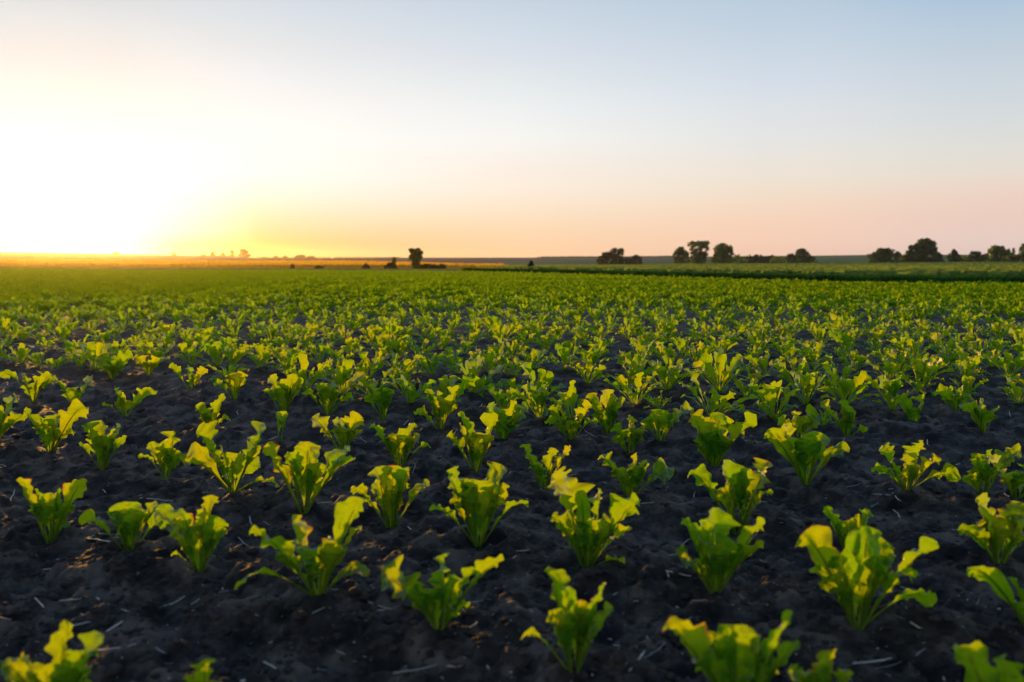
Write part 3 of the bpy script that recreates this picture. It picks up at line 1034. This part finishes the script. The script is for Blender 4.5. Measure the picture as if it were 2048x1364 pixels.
# one object for the rest of the crop: joined below
def crop_part(nm, groups, mat):
    bm_v, bm_f, bm_a, bm_c = [], [], [], []
    off = 0
    for sel, T, sd in groups:
        o = scatter(nm, RP[sel], rz[sel], T, 0.66, 1.04, [mat], sd, attrs=True)
        me = o.data
        v = np.empty(len(me.vertices) * 3, np.float32)
        me.vertices.foreach_get('co', v)
        f = np.empty(len(me.loops), np.int32)
        me.loops.foreach_get('vertex_index', f)
        for an, lst in (('along', bm_a), ('across', bm_c)):
            q = np.empty(len(me.vertices), np.float32)
            me.attributes[an].data.foreach_get('value', q)
            lst.append(q)
        bm_v.append(v.reshape(-1, 3))
        bm_f.append(f.reshape(-1, 4) + off)
        off += len(me.vertices)
        bpy.data.objects.remove(o)
        bpy.data.meshes.remove(me)
    return np.concatenate(bm_v), np.concatenate(bm_f), np.concatenate(bm_a), np.concatenate(bm_c), len(bm_f)


# the rest of the crop is ONE object: yellower plants near, greener ones towards the far edge
A = crop_part('beet_crop', [(a_ & ~mixr, T1, 1), (b_ & ~mixr, T2, 2)], M_BEET)
B = crop_part('beet_crop', [(a_ & mixr, T1, 4), (b_ & mixr, T2, 5), (c_, T3, 3)], M_FARBEET)
tag(link('beet_crop', mesh_np('beet_crop', np.concatenate([A[0], B[0]]), np.concatenate([A[1], B[1] + len(A[0])]), [M_BEET, M_FARBEET],
                              np.concatenate([np.zeros(len(A[1]), int), np.ones(len(B[1]), int)]),
                              attrs={'along': np.concatenate([A[2], B[2]]), 'across': np.concatenate([A[3], B[3]])})), kind='stuff')


# ------------------------------------------------------------------ straw on the soil
def straw_mesh(L, r, bend, rng, flat=0.45):
    n = 6
    t = np.linspace(-0.5, 0.5, n)
    x = t * L
    y = bend * L * (t * t - 0.1) + rng.normal(0, 0.012, n) * L
    z = np.abs(rng.normal(0, 0.01, n)) * L + r * flat + np.array([0, 0, 0, 0, 0, abs(rng.normal(0, 0.05)) * L])
    ns = 6
    th = np.linspace(0, 6.283, ns, endpoint=False)
    rr = r * np.array([0.75, 1, 1, 0.95, 0.85, 0.5]) * rng.uniform(0.85, 1.15, n)
    V = np.stack([np.repeat(x, ns), (y[:, None] + rr[:, None] * np.cos(th)).ravel(), (z[:, None] + rr[:, None] * flat * np.sin(th)).ravel()], -1)
    Fc = [(i * ns + j, i * ns + (j + 1) % ns, (i + 1) * ns + (j + 1) % ns, (i + 1) * ns + j) for i in range(n - 1) for j in range(ns)]
    return V, np.array(Fc)


SG = 'dry straw bits scattered on the soil'
# pixel centre, length px, angle in the picture (deg), thickness px, label
STRAW = [
 (212, 1100, 76, -12, 6, 'long pale straw piece lying at the foot of the plant with the pointed left leaf'),
 (140, 1200, 44, 8, 7, 'pale flat straw flake on the soil above the bottom left plant'),
 (105, 1127, 40, 4, 6, 'light straw flake near the left edge below the front row plants'),
 (230, 1267, 40, 35, 8, 'curved pale straw piece right of the bottom left plant'),
 (160, 1248, 46, 18, 9, 'broad pale straw flake just behind the bottom left plant'),
 (225, 1322, 100, 6, 7, 'long straw stem lying beside the bottom left plant'),
 (355, 1207, 34, 28, 6, 'slanting straw piece below the narrow plant with orange stalks'),
 (540, 1328, 30, -26, 7, 'bright whitish straw chip at the bottom, left of centre'),
 (640, 1243, 46, 30, 4, 'straw piece at the foot of the largest front plant'),
 (812, 1335, 20, -85, 7, 'short upright bright straw chip in the bottom centre'),
 (830, 1345, 90, 14, 5, 'long dark straw stem along the bottom edge, centre'),
 (1265, 1283, 80, -14, 6, 'long straw piece right of the blurred V-shaped plant'),
 (1275, 1340, 60, 58, 7, 'thick straw stem at the bottom edge right of the blurred V-shaped plant'),
 (1310, 1310, 60, 45, 5, 'steep straw stem left of the wide blurred crown-like plant'),
 (1365, 1175, 70, -16, 6, 'straw piece left of the round hooded plant'),
 (1333, 1168, 30, -70, 4, 'upright thin straw sliver behind the blurred V-shaped plant'),
 (1825, 1262, 46, -38, 9, 'thick straw piece right of the largest right front plant'),
 (1745, 1320, 80, 14, 8, 'straw stem lying below the largest right front plant'),
 (1795, 1042, 24, -55, 6, 'short bright straw piece on open soil above the largest right front plant'),
 (1793, 1007, 26, -50, 4, 'thin straw sliver at the foot of the isolated plant on bare soil'),
 (1775, 997, 60, -6, 4, 'pale straw lying left of the isolated plant on bare soil'),
 (640, 1015, 50, 6, 4, 'straw stem lying behind the airy plant with golden stalks'),
 (320, 997, 90, -4, 4, 'long thin straw lying below the slender plant, left field'),
 (10, 930, 40, -35, 5, 'straw piece at the left edge on the bare soil'),
 (25, 995, 36, 75, 4, 'steep thin straw near the left edge above the slim horned plant'),
 (1300, 1010, 36, 10, 4, 'short pale straw right of the huge yellow leaf'),
 (1345, 1120, 60, 14, 3, 'thin straw line on the soil left of the hooded round plant'),
 (1120, 1185, 40, 12, 4, 'bent straw lying at the foot of the plant with the huge yellow leaf'),
]
rng = np.random.default_rng(21)


def put_straw(px, py, Lpx, ang, tpx, label, grey):
    g = ground_at(px, py)
    d = g[1]
    a = math.radians(ang)
    # picture direction -> ground direction (depth is foreshortened)
    g2 = ground_at(px + math.cos(a) * Lpx * 0.5, py - math.sin(a) * min(Lpx, 40) * 0.5)
    v = (g2 - g)[:2]
    L = min(2 * np.hypot(*v), 0.11)
    V, Fc = straw_mesh(L, tpx * d / F * 0.33, rng.normal(0, 0.09), rng)
    o = link('straw', mesh_np('straw', V, Fc, [M_STRAWGREY if grey else M_STRAW]))
    o.location = (g[0], g[1], float(gz(g[0], g[1])) + 0.003)
    o.rotation_euler = (0, rng.normal(0, 0.05), math.atan2(v[1], v[0]))
    tag(o, label, 'straw', SG)


for s in STRAW:
    put_straw(*s, rng.random() < 0.25)
for i in range(140):
    py_ = rng.uniform(840, 1364) if i < 106 else rng.uniform(740, 880)
    px_ = rng.uniform(-20, 2068)
    k = (py_ - 520) / 600
    put_straw(px_, py_, rng.gamma(2.2, 11) * k + 6, rng.normal(0, 38), rng.uniform(2.2, 4.6) * k + 0.6,
              'thin dry straw sliver lying on dark soil between the beet plants', rng.random() < 0.4)



def build_litter():
    """crumbs of chaff and bleached straw too small to count"""
    rng = np.random.default_rng(31)
    n = 3600
    y = 1 / rng.uniform(1 / 5.0, 1 / 0.95, n)
    x = y * rng.uniform(-0.72, 0.72, n)
    z = gz(x, y) + 0.002
    L = (rng.gamma(1.3, 0.0020, n) + 0.0006) * np.clip(y / 2.2, 0.6, 1.5)
    w = rng.uniform(0.0003, 0.0011, n)
    a = rng.normal(0, 1.2, n)
    t = rng.normal(0, 0.25, n)
    d = np.stack([np.cos(a) * np.cos(t), np.sin(a) * np.cos(t), np.sin(t)], -1) * L[:, None]
    e = np.stack([-np.sin(a), np.cos(a), rng.normal(0, 0.4, n)], -1) * w[:, None]
    c = np.stack([x, y, z], -1)
    u = np.zeros_like(c)
    u[:, 2] = w * 0.8
    V = np.stack([c - d - e, c + d - e, c + d + e, c - d + e, c - d * 0.9 + u, c + d * 0.9 + u], 1).reshape(-1, 3)
    b = (np.arange(n) * 6)[:, None]
    Fc = np.concatenate([b + np.array([[0, 1, 5, 4]]), b + np.array([[2, 3, 4, 5]]), b + np.array([[0, 3, 2, 1]])])
    tag(link('soil_litter', mesh_np('soil_litter', V, Fc, [M_STRAW, M_STRAWGREY, M_STRAWDARK],
                                          np.tile(rng.choice(3, n, p=[0.30, 0.30, 0.40]), 3), smooth=False)), kind='stuff')


build_litter()


# ------------------------------------------------------------------ far vegetation
def leaf_cards(centres, size, rng, up=0.3):
    n = len(centres)
    d = rng.normal(0, 1, (n, 3))
    d[:, 2] += up
    d /= np.linalg.norm(d, axis=1)[:, None]
    e = np.cross(d, rng.normal(0, 1, (n, 3)))
    e /= np.linalg.norm(e, axis=1)[:, None]
    s = (size * rng.uniform(0.6, 1.4, n))[:, None]
    V = np.stack([centres - d * s, centres + e * s * 0.5, centres + d * s, centres - e * s * 0.5], 1)
    return V.reshape(-1, 3), np.arange(4 * n).reshape(n, 4)


def limb(p, q, r0, r1, ns=6):
    p, q = np.asarray(p, float), np.asarray(q, float)
    t = (q - p) / np.linalg.norm(q - p)
    a = np.cross(t, [0.3, 0.9, 0.1])
    a /= np.linalg.norm(a)
    b = np.cross(t, a)
    th = np.linspace(0, 6.283, ns, endpoint=False)
    V = []
    for c, r in ((p, r0), ((p + q) / 2 + a * 0.05 * r0, (r0 + r1) / 2), (q, r1)):
        V.append(c + r * (a * np.cos(th)[:, None] + b * np.sin(th)[:, None]))
    Fc = [(i * ns + j, i * ns + (j + 1) % ns, (i + 1) * ns + (j + 1) % ns, (i + 1) * ns + j) for i in range(2) for j in range(ns)]
    return np.concatenate(V), np.array(Fc)


def woody(name, label, cat, xl, xr, top, Y, shape='dome', tone='mid', dens=1.0, low=0.0, seed=0, group=None, card=1.0, tk=0.0):
    """tree or bush between picture columns xl..xr whose crown reaches row `top`, standing at depth Y"""
    rng = np.random.default_rng(1000 + seed)
    uc = float(side_of((xl + xr) / 2, 0.0))
    X = uc * Y
    z0 = float(land(X, Y))
    h = CH + Y * float(slope(top)) - z0
    hw = (xr - xl) / 2 / F * Y
    root = empty(name, (X, Y, z0 - 0.1), label, cat, group)
    # clumps inside the outline
    nb = int(14 + 10 * hw / max(h, 0.1))
    ctr, rad = [], []
    for i in range(nb * (7 if shape in ('column', 'lone') else 4)):
        t = rng.random()
        if shape == 'dome':
            zc = low + (1 - low) * t
            w = math.sqrt(max(0, 1 - ((zc - 0.15) / 0.88) ** 2)) if zc > 0.15 else 0.95
        elif shape == 'round':
            zc = low + (1 - low) * t
            q = (zc - low) / (1 - low)
            w = math.sqrt(max(0, 1 - (2 * q - 1) ** 2)) * 0.95 + 0.1
        elif shape == 'cone':
            zc = t ** 1.3
            w = (1 - zc) * 0.95 + 0.05
        elif shape == 'column':
            zc = t
            w = 0.84 + 0.16 * (zc > 0.6)
        elif shape == 'lone':
            zc = t
            w = 0.42 + 0.3 * zc if zc < 0.5 else 0.3 + 0.75 * math.sqrt(max(0, 1 - ((zc - 0.74) / 0.28) ** 2))
        elif shape == 'wall':
            zc = t * (0.75 + 0.25 * rng.random())
            w = 1.0
        r = rng.uniform(0.12, 0.27) * min(hw, h * 0.6)
        xx = rng.uniform(-1, 1) * max(w * hw - r * 0.6, 0.02)
        yy = rng.uniform(-1, 1) * max(w * min(hw, h * 0.8) - r * 0.6, 0.02)
        zz = min(max(zc * h, r * 0.5), h - r * 0.75)
        ctr.append((xx, yy, zz))
        rad.append(r)
    ctr, rad = np.array(ctr), np.array(rad)
    n = int(1500 * dens)
    k = rng.integers(0, len(ctr), n)
    dr = rng.normal(0, 1, (n, 3))
    dr /= np.linalg.norm(dr, axis=1)[:, None]
    P = ctr[k] + dr * (rad[k] * rng.uniform(0.45, 1.12, n))[:, None]
    P[:, 2] = np.abs(P[:, 2])
    size = card * (0.072 * math.sqrt(hw * h) + 0.04)
    V, Fc = leaf_cards(P, np.full(n, size), rng)
    V[:, 2] = np.maximum(V[:, 2], 0.0)
    trunk_h = h * 0.75
    tr = [limb((0, 0, 0), (hw * 0.05, 0, trunk_h), tk or (0.035 * h + 0.04), 0.3 * (tk or 0.03 * h))]
    for i in range(5):
        a = rng.uniform(0, 6.28)
        zb = rng.uniform(0.2, 0.55) * h
        tr.append(limb((hw * 0.02, 0, zb), (math.cos(a) * hw * 0.6, math.sin(a) * hw * 0.4, zb + rng.uniform(0.1, 0.35) * h), 0.014 * h + 0.015, 0.006 * h + 0.008))
    o_, fs = 0, []
    for g in tr:
        fs.append(g[1] + o_)
        o_ += len(g[0])
    link('trunk', mesh_np('trunk', np.concatenate([g[0] for g in tr]), np.concatenate(fs), [M_BARK]), root)
    link('crown', mesh_np('crown', V, Fc, [M_CROWN[tone]], smooth=False), root)
    return root


G1 = 'bushes and trees along the far field edge'
FAR = [
 ('bush', 'dark dome shaped bush left of the biggest dome tree, far right', 'bush', 1736, 1803, 497, 258, 'dome', 'dark', 1.1, 0),
 ('tree', 'biggest dark dome shaped tree on the right horizon', 'tree', 1814, 1879, 478, 256, 'dome', 'dark', 1.8, 0),
 ('bush', 'low dark skirt of scrub at the right foot of the biggest dome tree', 'bush', 1868, 1888, 508, 252, 'dome', 'black', 0.5, 0),
 ('bush', 'small dark bush with a pointed spire right of the biggest dome tree', 'bush', 1888, 1926, 499, 262, 'cone', 'dark', 0.8, 0),
 ('bush', 'small round bluish dark bush between the spired bush and the light round tree', 'bush', 1936, 1966, 502, 262, 'dome', 'dark', 0.8, 0),
 ('tree', 'large round lighter green tree near the right edge of the horizon', 'tree', 1966, 2018, 492, 258, 'dome', 'light', 1.4, 0),
 ('bush', 'scraggly thin bush between the light round tree and the right edge tree', 'bush', 2016, 2036, 496, 262, 'cone', 'light', 0.35, 0),
 ('tree', 'tall rounded tree cut by the right edge of the photo', 'tree', 2028, 2096, 484, 260, 'dome', 'mid', 1.5, 0),
 ('bush', 'low light green hedge piece right of the spired bush', 'hedge', 1920, 1942, 509, 275, 'wall', 'light', 0.4, 0),
 ('bush', 'low light green hedge piece between the two dark dome shapes', 'hedge', 1796, 1818, 508, 280, 'wall', 'light', 0.4, 0),
 ('bush', 'low hedge piece below the scraggly thin bush, right edge', 'hedge', 2004, 2040, 509, 262, 'wall', 'mid', 0.5, 0),
 ('tree', 'rounded leafy tree at the left end of the middle tree group', 'tree', 1346, 1378, 494, 262, 'dome', 'mid', 1.2, 0),
 ('tree', 'tallest upright tree of the middle group with a gap in its crown', 'tree', 1379, 1416, 482, 264, 'column', 'mid', 1.3, 0),
 ('tree', 'broad pyramid shaped tree right of the tallest middle tree', 'tree', 1423, 1470, 487, 262, 'dome', 'mid', 1.4, 0),
 ('bush', 'pale low scrub right of the pyramid shaped tree', 'hedge', 1468, 1500, 508, 270, 'wall', 'light', 0.5, 0),
 ('bush', 'dark low rounded hedge between the middle trees and the pale tree', 'hedge', 1495, 1543, 509, 262, 'wall', 'black', 0.9, 0),
 ('bush', 'pale low scrub just left of the small dark bush and pale tree', 'hedge', 1540, 1572, 511, 275, 'wall', 'light', 0.5, 0),
 ('bush', 'small dark bush touching the left side of the pale tree', 'bush', 1570, 1592, 507, 261, 'dome', 'dark', 0.6, 0),
 ('tree', 'pale upright tree alone right of the dark low hedge', 'tree', 1587, 1619, 497, 263, 'dome', 'mid', 1.0, 0),
 ('bush', 'low dark bush at the right foot of the pale upright tree', 'bush', 1608, 1633, 511, 262, 'dome', 'mid', 0.6, 0),
 ('bush', 'blackish rounded bush at the left of the isolated centre clump', 'bush', 1194, 1236, 504, 235, 'dome', 'black', 1.2, 0),
 ('tree', 'taller sparse tree rising from the isolated centre clump', 'tree', 1218, 1248, 496, 238, 'column', 'dark', 0.8, 0),
 ('bush', 'low blackish hedge joining the isolated centre clump', 'hedge', 1236, 1268, 514, 234, 'wall', 'black', 0.7, 0),
 ('bush', 'small round blackish bush at the right end of the isolated centre clump', 'bush', 1258, 1285, 510, 235, 'dome', 'black', 0.8, 0),
 ('bush', 'tiny dark spruce like bush at the field edge, centre', 'bush', 1050, 1074, 519, 60, 'cone', 'black', 0.6, 0),
 ('bush', 'tiny dark scrub left of the tiny spruce like bush', 'bush', 1036, 1054, 532, 60, 'dome', 'black', 0.3, 0),
 ('tree', 'tall leaning tree standing alone left of centre', 'tree', 817, 846, 495.5, 95, 'lone', 'mid', 1.3, 0),
 ('bush', 'low dark hedge at the right foot of the tall lone tree', 'hedge', 836, 892, 526, 92, 'wall', 'black', 0.9, 0),
 ('bush', 'dark squat bush left of the tall lone tree', 'bush', 769, 795, 524, 92, 'dome', 'black', 0.8, 0),
 ('tree', 'tiny slender tree standing behind the dark squat bush', 'tree', 784, 793, 512.5, 97, 'round', 'mid', 0.25, 0.5),
 ('bush', 'small pointed dark bush, leftmost dark one on the wheat strip', 'bush', 721, 743, 525, 90, 'cone', 'black', 0.6, 0),
 ('bush', 'very small dark bush at the left end of the field edge scrub', 'bush', 628, 648, 529.5, 88, 'dome', 'black', 0.4, 0),
 ('bush', 'speck of dark scrub farthest left along the field edge', 'bush', 580, 589, 526, 90, 'dome', 'black', 0.2, 0),
]
for i, f in enumerate(FAR):
    nm, lab, cat, xl, xr, top, Y, shp, tone, dens, low = f
    woody(nm, lab, cat, xl, xr, top, Y, shp, tone, dens * 2.0, low, i, G1)
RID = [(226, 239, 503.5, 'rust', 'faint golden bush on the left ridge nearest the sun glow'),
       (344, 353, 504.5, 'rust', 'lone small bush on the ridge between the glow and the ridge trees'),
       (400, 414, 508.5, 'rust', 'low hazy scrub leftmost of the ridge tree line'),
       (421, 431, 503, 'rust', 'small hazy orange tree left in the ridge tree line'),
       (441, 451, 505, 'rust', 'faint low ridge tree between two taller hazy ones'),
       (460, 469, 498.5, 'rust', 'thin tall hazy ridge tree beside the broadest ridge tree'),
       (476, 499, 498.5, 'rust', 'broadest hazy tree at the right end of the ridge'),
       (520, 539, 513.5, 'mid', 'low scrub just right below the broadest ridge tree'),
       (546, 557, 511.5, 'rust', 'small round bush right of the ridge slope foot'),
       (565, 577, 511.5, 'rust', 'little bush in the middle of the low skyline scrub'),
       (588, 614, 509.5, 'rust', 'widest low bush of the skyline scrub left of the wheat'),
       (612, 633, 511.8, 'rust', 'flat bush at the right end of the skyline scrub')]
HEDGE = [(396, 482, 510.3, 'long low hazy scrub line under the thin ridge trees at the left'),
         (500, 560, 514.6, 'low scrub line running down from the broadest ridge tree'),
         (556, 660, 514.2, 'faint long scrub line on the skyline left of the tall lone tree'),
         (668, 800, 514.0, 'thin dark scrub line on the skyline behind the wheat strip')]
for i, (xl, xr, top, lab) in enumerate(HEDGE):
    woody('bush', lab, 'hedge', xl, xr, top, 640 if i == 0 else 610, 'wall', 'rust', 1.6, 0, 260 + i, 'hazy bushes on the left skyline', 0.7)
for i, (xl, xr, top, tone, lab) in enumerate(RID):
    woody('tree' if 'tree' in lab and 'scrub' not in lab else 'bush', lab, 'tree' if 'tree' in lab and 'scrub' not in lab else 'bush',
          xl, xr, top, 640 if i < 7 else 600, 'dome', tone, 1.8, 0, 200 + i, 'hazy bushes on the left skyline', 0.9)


def tuft_temps(n, h, w, seed, blades=5):
    rng = np.random.default_rng(seed)
    out = []
    for _ in range(n):
        T = []
        for b in range(blades):
            a = rng.uniform(0, 6.28)
            p = np.array([rng.normal(0, w * 0.5), rng.normal(0, w * 0.5), 0])
            hh = h * rng.uniform(0.6, 1.1)
            bw = w * rng.uniform(0.15, 0.3)
            e = np.array([math.cos(a), math.sin(a), 0]) * bw
            ln = np.array([rng.normal(0, 0.15), rng.normal(0, 0.15), 0]) * hh
            V = np.array([p - e, p + e, p + e * 0.7 + ln + [0, 0, hh], p - e * 0.7 + ln + [0, 0, hh * 0.94]])
            T.append((V, np.array([[0, 1, 2, 3]])))
        out.append(T)
    return out


def region_pts(n, x0, x1, ya, yb, seed, power=1.0):
    """random ground points between picture columns and depths (ya, yb may depend on the column)"""
    rng = np.random.default_rng(seed)
    xs = rng.uniform(x0, x1, n)
    u = side_of(xs, 0.0)
    ya = ya(u) if callable(ya) else ya
    yb = yb(u) if callable(yb) else yb
    Y = ya + (yb - ya) * rng.random(n) ** power
    return np.stack([u * Y, Y], -1)


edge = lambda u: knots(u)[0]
# rough grass on the beet field's far edge, shade put into its colour
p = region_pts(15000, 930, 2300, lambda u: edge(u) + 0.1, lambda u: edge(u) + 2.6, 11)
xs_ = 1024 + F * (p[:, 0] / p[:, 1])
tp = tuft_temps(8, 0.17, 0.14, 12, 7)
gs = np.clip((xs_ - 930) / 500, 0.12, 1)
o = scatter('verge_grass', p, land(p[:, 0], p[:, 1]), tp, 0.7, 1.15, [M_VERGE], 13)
p = region_pts(16000, -200, 1010, 150, 240, 14)
p = p[1024 + F * p[:, 0] / p[:, 1] < np.random.default_rng(2).uniform(880, 1010, len(p))]
scatter('wheat', p, land(p[:, 0], p[:, 1]), tuft_temps(8, 0.5, 1.0, 15, 5), 0.8, 1.2, [M_WHEAT], 16)
p = region_pts(26000, 1010, 2350, lambda u: edge(u) + 6, 256, 17, 1.5)
scatter('pasture_grass', p, land(p[:, 0], p[:, 1]), tuft_temps(8, 0.25, 0.8, 18, 6), 0.8, 1.2, [M_OLIVE], 19)
p = region_pts(700, 1085, 1345, 690, 700, 20)
scatter('distant_wood', p, land(p[:, 0], p[:, 1]) - 0.2, tuft_temps(6, 0.9, 3.0, 21, 6), 0.5, 1.3, [M_CROWN['rust']], 22)


# ------------------------------------------------------------------ evening haze
def haze():
    bm = bmesh.new()
    bmesh.ops.create_cube(bm, size=1.0)
    me = bpy.data.meshes.new('haze')
    bm.to_mesh(me)
    bm.free()
    m = bpy.data.materials.new('haze')
    m.use_nodes = True
    nt = m.node_tree
    nt.nodes.remove(nt.nodes['Principled BSDF'])
    v = nt.nodes.new('ShaderNodeVolumePrincipled')
    v.inputs['Color'].default_value = (0.95, 0.9, 0.85, 1)
    v.inputs['Density'].default_value = HAZE_DENSITY
    v.inputs['Anisotropy'].default_value = HAZE_ANISO
    nt.links.new(v.outputs[0], nt.nodes['Material Output'].inputs['Volume'])
    me.materials.append(m)
    o = link('haze', me)
    o.scale = (6400, 1600, 22)
    o.location = (0, 760, 5.0)
    tag(o, kind='stuff')


haze()
